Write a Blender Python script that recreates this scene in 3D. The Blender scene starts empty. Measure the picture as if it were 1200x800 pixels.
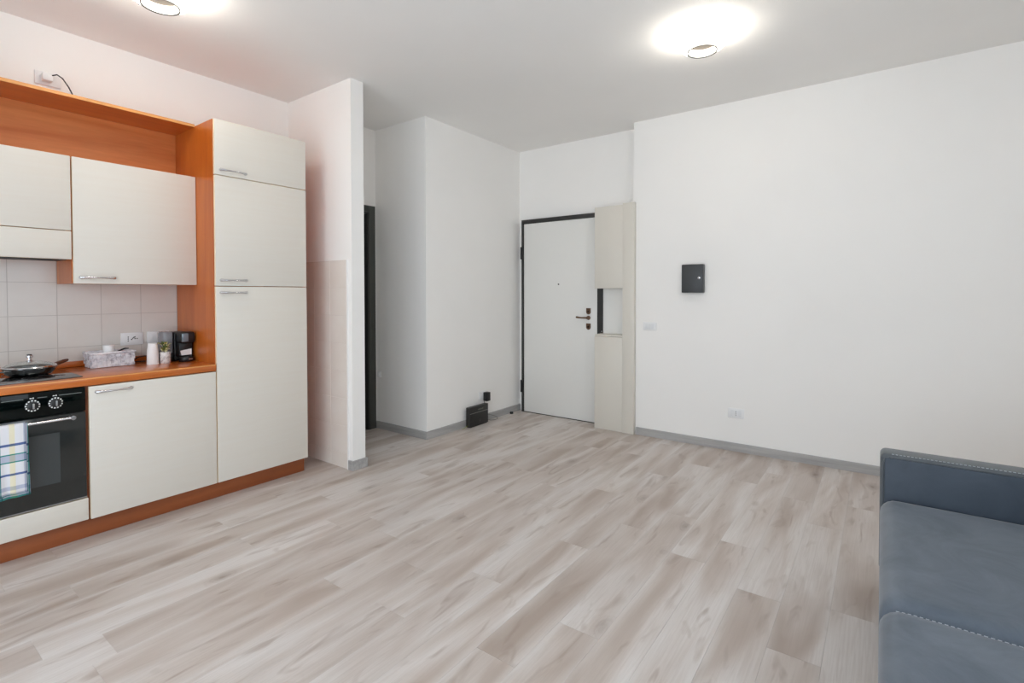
import bpy, bmesh, math, random
from mathutils import Vector, Matrix
random.seed(7)
SC = bpy.context.scene
COL = SC.collection

# ------------------------------------------------------------------ camera
F_PX, YAW, PITCH, ROLL, CY = 592.746, -0.6317, 0.0194, -0.001, 355.2
cam_d = bpy.data.cameras.new('camera')
cam = bpy.data.objects.new('camera', cam_d)
COL.objects.link(cam)
fw = Vector((math.sin(YAW)*math.cos(PITCH), math.cos(YAW)*math.cos(PITCH), -math.sin(PITCH)))
rt = Vector((math.cos(YAW), -math.sin(YAW), 0))
up = rt.cross(fw)
r2 = rt*math.cos(ROLL) + up*math.sin(ROLL)
u2 = -rt*math.sin(ROLL) + up*math.cos(ROLL)
M = Matrix((r2, u2, -fw)).transposed().to_4x4()
M.translation = (0, 0, 1.27)
cam.matrix_world = M
cam_d.sensor_fit = 'HORIZONTAL'
cam_d.sensor_width = 36
cam_d.lens = F_PX*36/1200
cam_d.shift_y = -(400-CY)/1200
cam_d.clip_start = 0.05
SC.camera = cam

# ------------------------------------------------------------------ world, light, exposure
SKY_STRENGTH = 4.4
LAMP_STRENGTH = 25.0
SC.view_settings.view_transform = 'Standard'
SC.view_settings.look = 'None'
SC.view_settings.gamma = 1
SC.view_settings.use_curve_mapping = False
SC.view_settings.exposure = 0.0
SC.cycles.max_bounces = 14
SC.cycles.diffuse_bounces = 9
SC.cycles.transparent_max_bounces = 12
SC.cycles.sample_clamp_indirect = 8
w = bpy.data.worlds.new('daylight'); SC.world = w
w.use_nodes = True
bgn = w.node_tree.nodes['Background']
bgn.inputs[0].default_value = (0.80, 0.90, 1.0, 1)
bgn.inputs[1].default_value = SKY_STRENGTH

# room numbers (metres; camera stands at x=0, y=0)
XK = -3.854          # face of the kitchen wall tiles
XF = -3.286          # face of the low and tall cabinet doors
XU = -3.538          # face of the wall cabinet doors
YT0, YT1 = 1.426, 2.031
YB0 = 0.804
ZC = 2.797
YP, YP2, XP = 2.238, 2.345, -3.052
XB, YB = -3.191, 3.100
YD, YR, XS = 4.500, 4.329, -1.812
XR, YN = 1.06, -0.90   # unseen right and rear wall
YL = 0.195           # unseen left end of the kitchen run
ZW = 0.839           # worktop
WIN_R = (-2.55, 0.96, 0.02, 2.30)      # rear window: x0 x1 z0 z1
WIN_S = (0.95, 1.85, 1.10, 2.20)       # side window: y0 y1 z0 z1

def portal(name, loc, rot, sx, sy):
    l = bpy.data.lights.new(name, 'AREA'); l.shape = 'RECTANGLE'
    l.size, l.size_y = sx, sy
    l.cycles.is_portal = True
    o = bpy.data.objects.new(name, l); COL.objects.link(o)
    o.location = loc; o.rotation_euler = rot
    return o
portal('rear_window_portal', ((WIN_R[0]+WIN_R[1])/2, YN-0.16, (WIN_R[2]+WIN_R[3])/2), (math.pi/2, 0, 0), WIN_R[1]-WIN_R[0], WIN_R[3]-WIN_R[2])
portal('side_window_portal', (XR+0.16, (WIN_S[0]+WIN_S[1])/2, (WIN_S[2]+WIN_S[3])/2), (math.pi/2, 0, math.pi/2), WIN_S[1]-WIN_S[0], WIN_S[3]-WIN_S[2])

# ------------------------------------------------------------------ materials
def s2l(c):
    return tuple(((v/255)/12.92 if v/255 <= 0.04045 else ((v/255+0.055)/1.055)**2.4) for v in c)
class NT:
    def __init__(s, name):
        m = bpy.data.materials.new(name); m.use_nodes = True
        s.m = m; s.t = m.node_tree; s.b = s.t.nodes['Principled BSDF']
    def n(s, typ, **kw):
        nd = s.t.nodes.new(typ)
        for k, v in kw.items():
            if k.startswith('i_'):
                key = k[2:]
                nd.inputs[int(key) if key.isdigit() else key.replace('_', ' ')].default_value = v
            else: setattr(nd, k, v)
        return nd
    def l(s, a, b): s.t.links.new(a, b)
    def coords(s, scale, rand=False, out='Object'):
        tc = s.n('ShaderNodeTexCoord'); mp = s.n('ShaderNodeMapping')
        mp.inputs['Scale'].default_value = scale
        src = tc.outputs[out]
        if rand:
            oi = s.n('ShaderNodeObjectInfo'); cx = s.n('ShaderNodeCombineXYZ')
            m1 = s.n('ShaderNodeMath', operation='MULTIPLY', i_1=13.7); m2 = s.n('ShaderNodeMath', operation='MULTIPLY', i_1=71.3)
            s.l(oi.outputs['Random'], m1.inputs[0]); s.l(oi.outputs['Random'], m2.inputs[0])
            s.l(m1.outputs[0], cx.inputs[0]); s.l(m2.outputs[0], cx.inputs[1])
            ad = s.n('ShaderNodeVectorMath', operation='ADD')
            s.l(src, ad.inputs[0]); s.l(cx.outputs[0], ad.inputs[1]); src = ad.outputs[0]
        s.l(src, mp.inputs[0]); return mp.outputs[0]
    def noise(s, vec, scale=1, detail=3, rough=0.5, dist=0):
        nd = s.n('ShaderNodeTexNoise', i_Scale=scale, i_Detail=detail, i_Roughness=rough, i_Distortion=dist)
        s.l(vec, nd.inputs['Vector']); return nd.outputs[0]
    def ramp(s, fac, stops, mode='LINEAR'):
        r = s.n('ShaderNodeValToRGB'); cr = r.color_ramp; cr.interpolation = mode
        while len(cr.elements) < len(stops): cr.elements.new(0.5)
        for e, (p, c) in zip(cr.elements, stops):
            e.position = p; e.color = (*c, 1) if len(c) == 3 else c
        s.l(fac, r.inputs[0]); return r.outputs[0]
    def mix(s, fac, a, b, mode='MIX'):
        nd = s.n('ShaderNodeMix', data_type='RGBA', blend_type=mode)
        for sock, v in ((nd.inputs[0], fac), (nd.inputs[6], a), (nd.inputs[7], b)):
            if hasattr(v, 'is_output'): s.l(v, sock)
            elif isinstance(v, (int, float)): sock.default_value = v
            else: sock.default_value = (*v, 1)
        return nd.outputs[2]
    def math(s, op, a, b=None, clamp=False):
        nd = s.n('ShaderNodeMath', operation=op, use_clamp=clamp)
        for i, v in enumerate((a, b)):
            if v is None: continue
            if hasattr(v, 'is_output'): s.l(v, nd.inputs[i])
            else: nd.inputs[i].default_value = v
        return nd.outputs[0]
    def bump(s, h, strength=0.1, dist=0.01):
        b = s.n('ShaderNodeBump', i_Strength=strength, i_Distance=dist)
        s.l(h, b.inputs['Height']); s.l(b.outputs[0], s.b.inputs['Normal'])
    def base(s, v):
        if hasattr(v, 'is_output'): s.l(v, s.b.inputs['Base Color'])
        else: s.b.inputs['Base Color'].default_value = (*v, 1)
    def set(s, **kw):
        for k, v in kw.items(): s.b.inputs[k.replace('_', ' ')].default_value = v
        return s

def plain(name, rgb, rough=0.5, metal=0, **kw):
    n = NT(name); n.base(s2l(rgb)); n.set(Roughness=rough, Metallic=metal, **kw); return n.m
def paint(name, rgb, amp=0.03):
    n = NT(name); v = n.coords((1, 1, 1))
    a = n.noise(v, 1.3, 3); c = s2l(rgb)
    n.base(n.ramp(a, [(0.3, tuple(x*(1-amp) for x in c)), (0.7, c)]))
    n.set(Roughness=0.85); n.bump(n.noise(v, 60, 4), 0.05, 0.003); return n.m
def wood(name, dark, light, scale, rough=0.35, coat=0.6):
    n = NT(name); v = n.coords(scale)
    big = n.noise(v, 1.0, 4, 0.55, 0.6)
    v2 = n.coords(tuple(x*5 for x in scale)); fine = n.noise(v2, 2.0, 4, 0.6)
    c = n.ramp(big, [(0.3, s2l(dark)), (0.68, s2l(light))])
    n.base(n.mix(n.math('MULTIPLY', fine, 0.35), c, s2l(tuple(x*0.78 for x in dark))))
    n.set(Roughness=rough); n.set(Coat_Weight=coat, Coat_Roughness=0.08); return n.m

M_WALL = paint('wall_paint', (245, 243, 240))
M_CEIL = paint('ceiling_paint', (242, 240, 237))
M_TILE = NT('splash_tile')
v = M_TILE.coords((1, 1, 1), True)
M_TILE.base(M_TILE.ramp(M_TILE.noise(v, 6, 3), [(0.3, s2l((220, 213, 206))), (0.7, s2l((225, 219, 213)))]))
M_TILE.set(Roughness=0.22); M_TILE.bump(M_TILE.noise(v, 9, 2), 0.08, 0.004); M_TILE = M_TILE.m
M_GROUT = plain('grout', (188, 180, 173), 0.9)
M_BTILE = NT('beige_tile')
v = M_BTILE.coords((1, 1, 1), True)
M_BTILE.base(M_BTILE.ramp(M_BTILE.noise(v, 5, 3), [(0.3, s2l((228, 219, 210))), (0.7, s2l((233, 226, 218)))]))
M_BTILE.set(Roughness=0.25); M_BTILE = M_BTILE.m
M_BGROUT = plain('beige_grout', (212, 202, 194), 0.9)
CH_D, CH_L = (184, 88, 22), (214, 122, 44)
M_CHY = wood('cherry_along_run', CH_D, CH_L, (9, 0.9, 9))
M_CHZ = wood('cherry_upright', CH_D, CH_L, (9, 9, 0.9), 0.35, 0.2)
M_CHB = wood('cherry_back_lamplit', (204, 114, 54), (232, 152, 86), (9, 0.9, 9), 0.45, 0.1)  # paler, pinker cherry; lamplight on the shelf back put into its colour
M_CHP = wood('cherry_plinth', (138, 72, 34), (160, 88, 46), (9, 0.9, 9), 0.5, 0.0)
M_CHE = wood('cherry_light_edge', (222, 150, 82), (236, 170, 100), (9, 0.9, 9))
M_CREAM = NT('cream_laminate')
v = M_CREAM.coords((6, 1.0, 26))
M_CREAM.base(M_CREAM.ramp(M_CREAM.noise(v, 2, 4, 0.6), [(0.35, s2l((220, 214, 204))), (0.65, s2l((221, 216, 207)))]))
M_CREAM.set(Roughness=0.42); M_CREAM = M_CREAM.m
M_CREAM_EDGE = plain('cream_edge_band', (238, 222, 192), 0.4)
M_IVORY = plain('ivory_lacquer', (218, 213, 203), 0.4)
M_DOORW = plain('door_white_laminate', (230, 229, 225), 0.4)
M_CHROME = plain('chrome', (215, 215, 218), 0.12, 1)
M_STEEL = plain('brushed_steel', (180, 180, 182), 0.3, 1)
M_BLACKG = plain('black_glass', (4, 10, 9), 0.05, 0, Specular_IOR_Level=0.2)
M_OVGLASS = plain('smoked_oven_glass', (44, 46, 45), 0.08)
M_OVIN = plain('oven_inner_window', (60, 64, 65), 0.12)
M_BLACK = plain('black_plastic', (22, 22, 24), 0.35)
M_BLACKM = plain('black_matte', (28, 28, 30), 0.6)
M_DARKFR = plain('dark_frame_lacquer', (44, 44, 42), 0.4)
M_GREYFR = plain('grey_green_door', (66, 68, 64), 0.45)
M_WPLAST = plain('white_plastic', (236, 236, 236), 0.35)
M_WPLAST2 = plain('white_plastic_insert', (226, 227, 228), 0.4)
M_PAPER = plain('white_paper', (240, 240, 240), 0.7)
M_DOT = plain('dark_hole', (30, 30, 32), 0.8)
M_BRONZE = plain('bronze', (112, 88, 70), 0.35, 0.9)
M_BRONZED = plain('dark_bronze', (58, 46, 38), 0.4, 0.8)
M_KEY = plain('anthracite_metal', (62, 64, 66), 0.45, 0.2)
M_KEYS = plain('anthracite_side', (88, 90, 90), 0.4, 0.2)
M_PROF = plain('white_profile', (238, 236, 234), 0.4)
def baseboard_mat(name, sc):
    n = NT(name); v = n.coords(sc)
    n.base(n.ramp(n.noise(v, 1, 5, 0.6, 0.4), [(0.3, s2l((152, 150, 149))), (0.7, s2l((182, 180, 178)))]))
    n.set(Roughness=0.5); return n.m
M_BBX = baseboard_mat('grey_wood_trim_x', (2, 40, 40))
M_BBY = baseboard_mat('grey_wood_trim_y', (40, 2, 40))

def plank_material():
    n = NT('washed_oak_plank')
    oi = n.n('ShaderNodeObjectInfo')
    base_v = n.coords((1, 1, 1), True)
    # broad soft brown flames running along the board
    va = n.coords((5.2, 0.95, 1), True); fl = n.noise(va, 1.0, 2.5, 0.45, 0.9)
    vb = n.coords((14.0, 2.8, 1), True); fl2 = n.noise(vb, 1.0, 2, 0.5, 1.2)
    vc = n.coords((150.0, 4.5, 1), True); gr = n.noise(vc, 1.0, 3, 0.6, 0.3)
    light, mid, dark = s2l((213, 207, 203)), s2l((199, 189, 182)), s2l((174, 159, 148))
    c = n.ramp(fl, [(0.36, light), (0.50, mid), (0.70, dark)])
    c = n.mix(n.math('MULTIPLY', n.ramp(fl2, [(0.58, (0, 0, 0)), (0.72, (1, 1, 1))]), 0.6), c, s2l((154, 136, 123)))
    # fine grain
    c = n.mix(n.ramp(gr, [(0.3, (0.30, 0.30, 0.30)), (0.6, (0, 0, 0))]), c, s2l((168, 155, 146)))
    # knots
    vk = n.coords((6.0, 3.0, 1), True)
    vw = n.n('ShaderNodeTexVoronoi', feature='F1', i_Scale=1.0, i_Randomness=1.0)
    dn = n.n('ShaderNodeTexNoise', i_Scale=5.0, i_Detail=2.0)
    n.l(vk, dn.inputs['Vector'])
    sb = n.n('ShaderNodeVectorMath', operation='MULTIPLY_ADD'); sb.inputs[1].default_value = (0.16, 0.16, 0)
    n.l(dn.outputs['Color'], sb.inputs[0]); n.l(vk, sb.inputs[2]); n.l(sb.outputs[0], vw.inputs['Vector'])
    pick = n.math('GREATER_THAN', n.n_sep(vw.outputs['Color']) if hasattr(n, 'n_sep') else vw.outputs['Color'], 0.57)
    kn = n.math('MULTIPLY', n.ramp(vw.outputs['Distance'], [(0.03, (1, 1, 1)), (0.09, (0.45, 0.45, 0.45)), (0.28, (0, 0, 0))]), pick)
    c = n.mix(n.math('MULTIPLY', kn, 0.75), c, s2l((118, 98, 84)))
    # growth rings around some knots
    sn = n.math('SINE', n.math('MULTIPLY', vw.outputs['Distance'], 75.0))
    rg = n.math('MULTIPLY', n.math('MULTIPLY', sn, n.ramp(vw.outputs['Distance'], [(0.05, (0.30, 0.30, 0.30)), (0.42, (0, 0, 0))]), True), pick, True)
    c = n.mix(rg, c, s2l((156, 140, 130)))
    # pale washed edges of the board
    tc = n.n('ShaderNodeTexCoord'); sp = n.n('ShaderNodeSeparateXYZ'); n.l(tc.outputs['Object'], sp.inputs[0])
    ed = n.ramp(n.math('ABSOLUTE', sp.outputs[0]), [(0.052, (0, 0, 0)), (0.083, (1, 1, 1))])
    c = n.mix(n.math('MULTIPLY', ed, n.math('MULTIPLY', n.noise(va, 2.3, 2), 0.75)), c, s2l((212, 207, 203)))
    # each board has its own tone
    t = n.ramp(oi.outputs['Random'], [(0, (0.925, 0.91, 0.90)), (0.5, (0.98, 0.975, 0.97)), (1, (1.03, 1.03, 1.03))])
    c = n.mix(1.0, c, t, 'MULTIPLY')
    n.base(c); n.set(Roughness=0.42)
    n.bump(gr, 0.04, 0.002)
    return n.m
M_PLANK = plank_material()
M_SCREED = plain('floor_underlay', (150, 140, 132), 0.9)

# ------------------------------------------------------------------ mesh helpers
W = {}     # world origin of each object that carries children
def new_bm(): return bmesh.new()
def bx(bm, x0, x1, y0, y1, z0, z1, bev=0, seg=2):
    r = bmesh.ops.create_cube(bm, size=1)
    vs = r['verts']
    for q in vs:
        q.co = Vector(((x0+x1)/2 + q.co.x*(x1-x0), (y0+y1)/2 + q.co.y*(y1-y0), (z0+z1)/2 + q.co.z*(z1-z0)))
    if bev:
        es = list({e for q in vs for e in q.link_edges})
        bmesh.ops.bevel(bm, geom=es, offset=bev, segments=seg, affect='EDGES', profile=0.5)
    return bm
def tube(bm, pts, rad, n=10, closed=False, caps=True):
    pts = [Vector(p) for p in pts]; rings = []; N = len(pts)
    rads = rad if isinstance(rad, (list, tuple)) else [rad]*N
    prev = None
    for i, p in enumerate(pts):
        a = pts[(i-1) % N] if (closed or i > 0) else p
        b = pts[(i+1) % N] if (closed or i < N-1) else p
        t = (b-a).normalized()
        if prev is None:
            ref = Vector((0, 0, 1)) if abs(t.z) < 0.9 else Vector((1, 0, 0))
            s = t.cross(ref).normalized()
        else:
            s = (prev - t*prev.dot(t)).normalized()
        prev = s; q = t.cross(s)
        rings.append([bm.verts.new(p + (s*math.cos(2*math.pi*k/n) + q*math.sin(2*math.pi*k/n))*rads[i]) for k in range(n)])
    for i in range(N if closed else N-1):
        A, B = rings[i], rings[(i+1) % N]
        for k in range(n):
            bm.faces.new((A[k], A[(k+1) % n], B[(k+1) % n], B[k]))
    if caps and not closed:
        bm.faces.new(rings[0][::-1]); bm.faces.new(rings[-1])
    return bm
def lathe(bm, prof, c=(0, 0, 0), n=32, axis='z', close=False):
    c = Vector(c); rings = []
    def P(r, h, a):
        x, y = r*math.cos(a), r*math.sin(a)
        return c + (Vector((x, y, h)) if axis == 'z' else Vector((h, x, y)) if axis == 'x' else Vector((y, h, x)))
    for r, h in prof:
        if r < 1e-6: rings.append([bm.verts.new(P(0, h, 0))])
        else: rings.append([bm.verts.new(P(r, h, 2*math.pi*k/n)) for k in range(n)])
    pairs = list(zip(rings[:-1], rings[1:])) + ([(rings[-1], rings[0])] if close else [])
    for A, B in pairs:
        for k in range(n):
            k2 = (k+1) % n
            if len(A) == 1 and len(B) == 1: continue
            if len(A) == 1: bm.faces.new((A[0], B[k], B[k2]))
            elif len(B) == 1: bm.faces.new((A[k], B[0], A[k2]))
            else: bm.faces.new((A[k], B[k], B[k2], A[k2]))
    return bm
def prism(bm, poly, axis, a, b, bev=0):
    """poly: list of 2-D points in the plane across `axis`, extruded from a to b."""
    def P(p, h):
        return {'x': (h, p[0], p[1]), 'y': (p[0], h, p[1]), 'z': (p[0], p[1], h)}[axis]
    A = [bm.verts.new(P(p, a)) for p in poly]; B = [bm.verts.new(P(p, b)) for p in poly]
    n = len(poly); fs = [bm.faces.new(A[::-1]), bm.faces.new(B)]
    for i in range(n): fs.append(bm.faces.new((A[i], A[(i+1) % n], B[(i+1) % n], B[i])))
    if bev:
        es = [e for e in {e for f in fs[:2] for e in f.edges}]
        bmesh.ops.bevel(bm, geom=es, offset=bev, segments=2, affect='EDGES')
    return bm
def finish(bm, smooth):
    bmesh.ops.recalc_face_normals(bm, faces=bm.faces)
    if smooth:
        for f in bm.faces: f.smooth = True
        if smooth != 'all':
            for e in bm.edges:
                if len(e.link_faces) == 2 and e.calc_face_angle(0) > math.radians(40): e.smooth = False
def obj(name, bm, mat, parent=None, smooth=False, origin=None):
    """one mesh object; the bmesh holds world coordinates"""
    finish(bm, smooth)
    if origin is None:
        xs = [q.co.x for q in bm.verts]; ys = [q.co.y for q in bm.verts]; zs = [q.co.z for q in bm.verts]
        origin = Vector(((min(xs)+max(xs))/2, (min(ys)+max(ys))/2, min(zs)))
    origin = Vector(origin)
    for q in bm.verts: q.co -= origin
    me = bpy.data.meshes.new(name); bm.to_mesh(me); bm.free()
    if mat: me.materials.append(mat)
    o = bpy.data.objects.new(name, me); COL.objects.link(o)
    W[o] = origin
    if parent: o.parent = parent; o.location = origin - W[parent]
    else: o.location = origin
    return o
def part(name, mat, parent, *box, bev=0, smooth=None):
    return obj(name, bx(new_bm(), *box, bev=bev), mat, parent, bool(bev) if smooth is None else smooth)
def copy_part(src, parent, wloc):
    o = src.copy(); COL.objects.link(o); W[o] = Vector(wloc)
    o.parent = parent; o.location = W[o] - W[parent]; return o
def thing(name, label, cat, loc, group=None):
    o = bpy.data.objects.new(name, None); COL.objects.link(o)
    o.empty_display_size = 0.1
    o.location = loc; W[o] = Vector(loc); o['label'] = label; o['category'] = cat
    if group: o['group'] = group
    return o
def tag(o, label, cat, group=None):
    o['label'] = label; o['category'] = cat
    if group: o['group'] = group
    return o
def struct(o, label=None):
    o['kind'] = 'structure'
    if label: o['label'] = label
    return o
def sempty(name, loc, label=None):
    o = bpy.data.objects.new(name, None); COL.objects.link(o)
    o.location = loc; W[o] = Vector(loc); return struct(o, label)

# ------------------------------------------------------------------ setting
T = 0.14
floor = struct(obj('floor', bx(new_bm(), XK-T-0.02, XR+T, YN-T, YD+T, -0.12, -0.006), M_SCREED), 'pale grey washed wood plank floor')
struct(obj('ceiling', bx(new_bm(), XK-T, XR+T, YN-T, YD+T, ZC, ZC+0.15), M_CEIL), 'white painted ceiling with two round lamps')

# planks, laid along y
PW, PL, PG = 0.168, 1.22, 0.0002
X_EDGE = -0.826
known = {-0.994: 1.665, -0.826: 2.44, -0.49: 3.53, -2.338: 1.82, -2.506: 1.655, -1.834: 2.83}
i0 = math.floor((XK - X_EDGE)/PW); i1 = math.ceil((XR - X_EDGE)/PW)
def xzones(a, b):
    """floor outline: y limit depends on x"""
    return YD if (a+b)/2 < XS and (a+b)/2 > XB else (YR if (a+b)/2 > XS else YB)
for i in range(i0, i1):
    a, b = X_EDGE + i*PW, X_EDGE + (i+1)*PW
    key = next((k for k in known if abs(k-a) < 0.02), None)
    ys = known[key] if key is not None else random.uniform(0, PL)
    cuts = [a, b]
    for xc in (XB, XS):
        if a < xc < b: cuts = [a, xc, b]
    for xa, xb in zip(cuts[:-1], cuts[1:]):
        xa, xb = max(xa, XK+0.0), min(xb, XR)
        if xb-xa < 0.004: continue
        ymax = xzones(xa, xb)
        y = ys - math.ceil((ys-YN)/PL)*PL
        while y < ymax:
            ya, yb = max(y, YN), min(y+PL, ymax)
            y += PL
            if yb-ya < 0.01: continue
            bm = bx(new_bm(), xa+PG, xb-PG, ya+PG, yb-PG, -0.006, 0)
            tops = [e for e in bm.edges if all(q.co.z > -0.001 for q in e.verts)]
            bmesh.ops.bevel(bm, geom=tops, offset=0.0004, segments=1, affect='EDGES')
            obj('plank', bm, M_PLANK, floor, origin=((a+b)/2, (ya+yb)/2, 0))

# walls
def wall(name, boxes, label=None, mat=M_WALL):
    bm = new_bm()
    for b in boxes: bx(bm, b[0], b[1], b[2], b[3], -0.006 if b[4] == 0 else b[4], b[5])
    return struct(obj(name, bm, mat), label)
DW = (2.36, 3.02)    # corridor door opening in the left wall
wl = wall('wall_left', [(XK-T, XK-0.006, YN-T, DW[0], 0, ZC), (XK-T, XK-0.006, DW[0], DW[1], 2.03, ZC), (XK-T, XK-0.006, DW[1], YB, 0, ZC), (XK-T-0.02, XK-T, DW[0]-0.05, DW[1]+0.05, 0, 2.1)], 'white kitchen wall with pale tiled splashback')  # last box: unseen slab added behind the corridor door to block stray daylight
wp = wall('wall_partition', [(XK-0.006, XP, YP, YP2, 0, ZC)], 'white stub wall beside the tall cabinet')
wall('wall_box', [(XK-T, XB, YB, YD+T, 0, ZC)], 'white boxed-out wall corner beside the corridor')
wall('wall_entrance', [(XB, XS, YD, YD+T, 0, ZC)], 'white wall around the entrance door')
wall('wall_far', [(XS, XR+T, YR, YD+T, 0, ZC)], 'long white far wall with key box')
wall('wall_right', [(XR, XR+T, YN-T, WIN_S[0], 0, ZC), (XR, XR+T, WIN_S[1], YR, 0, ZC), (XR, XR+T, WIN_S[0], WIN_S[1], 0, WIN_S[2]), (XR, XR+T, WIN_S[0], WIN_S[1], WIN_S[3], ZC)])
wall('wall_rear', [(XK-0.006, WIN_R[0], YN-T, YN, 0, ZC), (WIN_R[1], XR, YN-T, YN, 0, ZC), (WIN_R[0], WIN_R[1], YN-T, YN, WIN_R[3], ZC), (WIN_R[0], WIN_R[1], YN-T, YN, 0, WIN_R[2])])

# windows (behind the camera): frames with clear panes
gl = NT('window_pane'); gl.t.nodes.remove(gl.b)
tr = gl.n('ShaderNodeBsdfTransparent'); gs = gl.n('ShaderNodeBsdfGlossy', i_Roughness=0.02); mx = gl.n('ShaderNodeMixShader', i_Fac=0.06)
out = [k for k in gl.t.nodes if k.type == 'OUTPUT_MATERIAL'][0]
gl.l(tr.outputs[0], mx.inputs[1]); gl.l(gs.outputs[0], mx.inputs[2]); gl.l(mx.outputs[0], out.inputs[0])
M_PANE = gl.m
x0, x1, z0, z1 = WIN_R
w1 = sempty('window_1', ((x0+x1)/2, YN-0.05, z0))
n_leaf = 4
lw = (x1-x0)/n_leaf
for k in range(n_leaf):
    a, b = x0+k*lw, x0+(k+1)*lw
    bm = new_bm()
    for q in ((a, a+0.06, z0, z1), (b-0.06, b, z0, z1), (a+0.06, b-0.06, z0, z0+0.06), (a+0.06, b-0.06, z1-0.06, z1)):
        bx(bm, q[0], q[1], YN-0.09, YN-0.04, q[2], q[3])
    fr = obj('window_frame', bm, M_WPLAST, w1)
    part('pane', M_PANE, fr, a+0.06, b-0.06, YN-0.068, YN-0.062, z0+0.06, z1-0.06)
y0, y1, z0, z1 = WIN_S
w2 = sempty('window_2', (XR+0.05, (y0+y1)/2, z0))
bm = new_bm()
for q in ((y0, y0+0.06, z0, z1), (y1-0.06, y1, z0, z1), (y0+0.06, y1-0.06, z0, z0+0.06), (y0+0.06, y1-0.06, z1-0.06, z1)):
    bx(bm, XR+0.04, XR+0.09, q[0], q[1], q[2], q[3])
fr = obj('window_frame', bm, M_WPLAST, w2)
part('pane', M_PANE, fr, XR+0.062, XR+0.068, y0+0.06, y1-0.06, z0+0.06, z1-0.06)

# splashback tiles (children of the kitchen wall)
TY = [YL, 0.396, 0.601, 0.807, 1.012, 1.2175, YT0-0.002]
TZ = [ZW+0.001, 0.955, 1.1455, 1.336, 1.5265]
obj('grout_bed', bx(new_bm(), XK-0.006, XK-0.0015, YL, YT0, ZW+0.001, 1.5265), M_GROUT, wl)
for a, b in zip(TY[:-1], TY[1:]):
    for c, d in zip(TZ[:-1], TZ[1:]):
        g = 0.0013
        bm = bx(new_bm(), XK-0.0055, XK, a+g, b-g, c+g, d-g)
        fr = [e for e in bm.edges if all(q.co.x > XK-0.001 for q in e.verts)]
        bmesh.ops.bevel(bm, geom=fr, offset=0.0012, segments=2, affect='EDGES')
        obj('tile', bm, M_TILE, wl, True)
# beige tiles on the stub wall
obj('grout_bed', bx(new_bm(), XK, XP-0.05, YP-0.006, YP, 0, 1.512), M_BGROUT, wp)
xs_ = [XP-0.053-0.2*k for k in range(4)] + [XK+0.002]
zs_ = [0.0] + [1.51-0.2*k for k in range(7, -1, -1)]
for b, a in zip(xs_[:-1], xs_[1:]):
    for c, d in zip(zs_[:-1], zs_[1:]):
        g = 0.0007
        bm = bx(new_bm(), a+g, b-g, YP-0.0085, YP-0.001, c+g, d-g)
        fr = [e for e in bm.edges if all(q.co.y < YP-0.008 for q in e.verts)]
        bmesh.ops.bevel(bm, geom=fr, offset=0.001, segments=1, affect='EDGES')
        obj('tile', bm, M_BTILE, wp)
part('tile_edge_profile', M_PROF, wp, XP-0.053, XP-0.043, YP-0.010, YP, 0.0, 1.513)

# baseboards
def skirting(name, axis, lo, hi, face, sgn, h=0.066, th=0.013):
    bm = new_bm()
    poly = [(face, 0), (face+sgn*th, 0), (face+sgn*th, h-0.006), (face+sgn*(th-0.005), h), (face, h)]
    prism(bm, poly, axis, lo, hi)
    return struct(obj(name, bm, M_BBY if axis == 'y' else M_BBX))
bm = new_bm()   # far wall: profile is (y,z) swept along x
prism(bm, [(YR, 0), (YR-0.013, 0), (YR-0.013, 0.060), (YR-0.008, 0.066), (YR, 0.066)], 'x', XS+0.035, XR)
struct(obj('baseboard_far', bm, M_BBX), 'grey wood baseboard along the far wall')
skirting('baseboard_box', 'y', YB-0.013, YD, XB, 1)
bm = new_bm()
prism(bm, [(YB, 0), (YB-0.013, 0), (YB-0.013, 0.060), (YB-0.008, 0.066), (YB, 0.066)], 'x', XK, XB)
struct(obj('baseboard_corridor', bm, M_BBX))
bm = new_bm()   # wraps the end of the stub wall
bx(bm, XP, XP+0.013, YP-0.013, YP2+0.013, 0, 0.070, 0.003)
bx(bm, XP-0.043, XP, YP-0.013, YP, 0, 0.070, 0.003)
bx(bm, XP-0.043, XP, YP2, YP2+0.013, 0, 0.070, 0.003)
struct(obj('baseboard_partition', bm, M_BBX), 'short grey wood baseboard around the stub wall end')

# corridor door in the left wall (door_2) : dark frame
d2 = sempty('door_2', (XK-0.03, (DW[0]+DW[1])/2, 0), 'dark grey corridor door behind the stub wall')
XD = XK-0.006
bm = new_bm()
bx(bm, XD, XD+0.014, DW[1]-0.005, YB-0.016, 0, 2.085, 0.002)
bx(bm, XD, XD+0.014, YP2+0.001, DW[0]+0.005, 0, 2.085, 0.002)
bx(bm, XD, XD+0.014, DW[0]+0.005, DW[1]-0.005, 2.025, 2.085, 0.002)
obj('architrave', bm, M_GREYFR, d2, True)
bm = new_bm()
bx(bm, XK-T, XD+0.010, DW[1]-0.022, DW[1]-0.0055, 0, 2.03)
bx(bm, XK-T, XD+0.010, DW[0]+0.0055, DW[0]+0.022, 0, 2.03)
bx(bm, XK-T, XD+0.010, DW[0]+0.022, DW[1]-0.022, 2.008, 2.0245)
obj('jamb', bm, M_DARKFR, d2)
lf = part('leaf', M_GREYFR, d2, XK-0.10, XK-0.06, DW[0]+0.024, DW[1]-0.024, 0.006, 2.006, bev=0.002)
bm = tube(new_bm(), [(XK-0.06, DW[1]-0.09, 1.03), (XK-0.02, DW[1]-0.09, 1.03), (XK-0.015, DW[1]-0.11, 1.03), (XK-0.015, DW[1]-0.21, 1.03)], 0.008)
obj('handle', bm, M_STEEL, lf, True)

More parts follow.
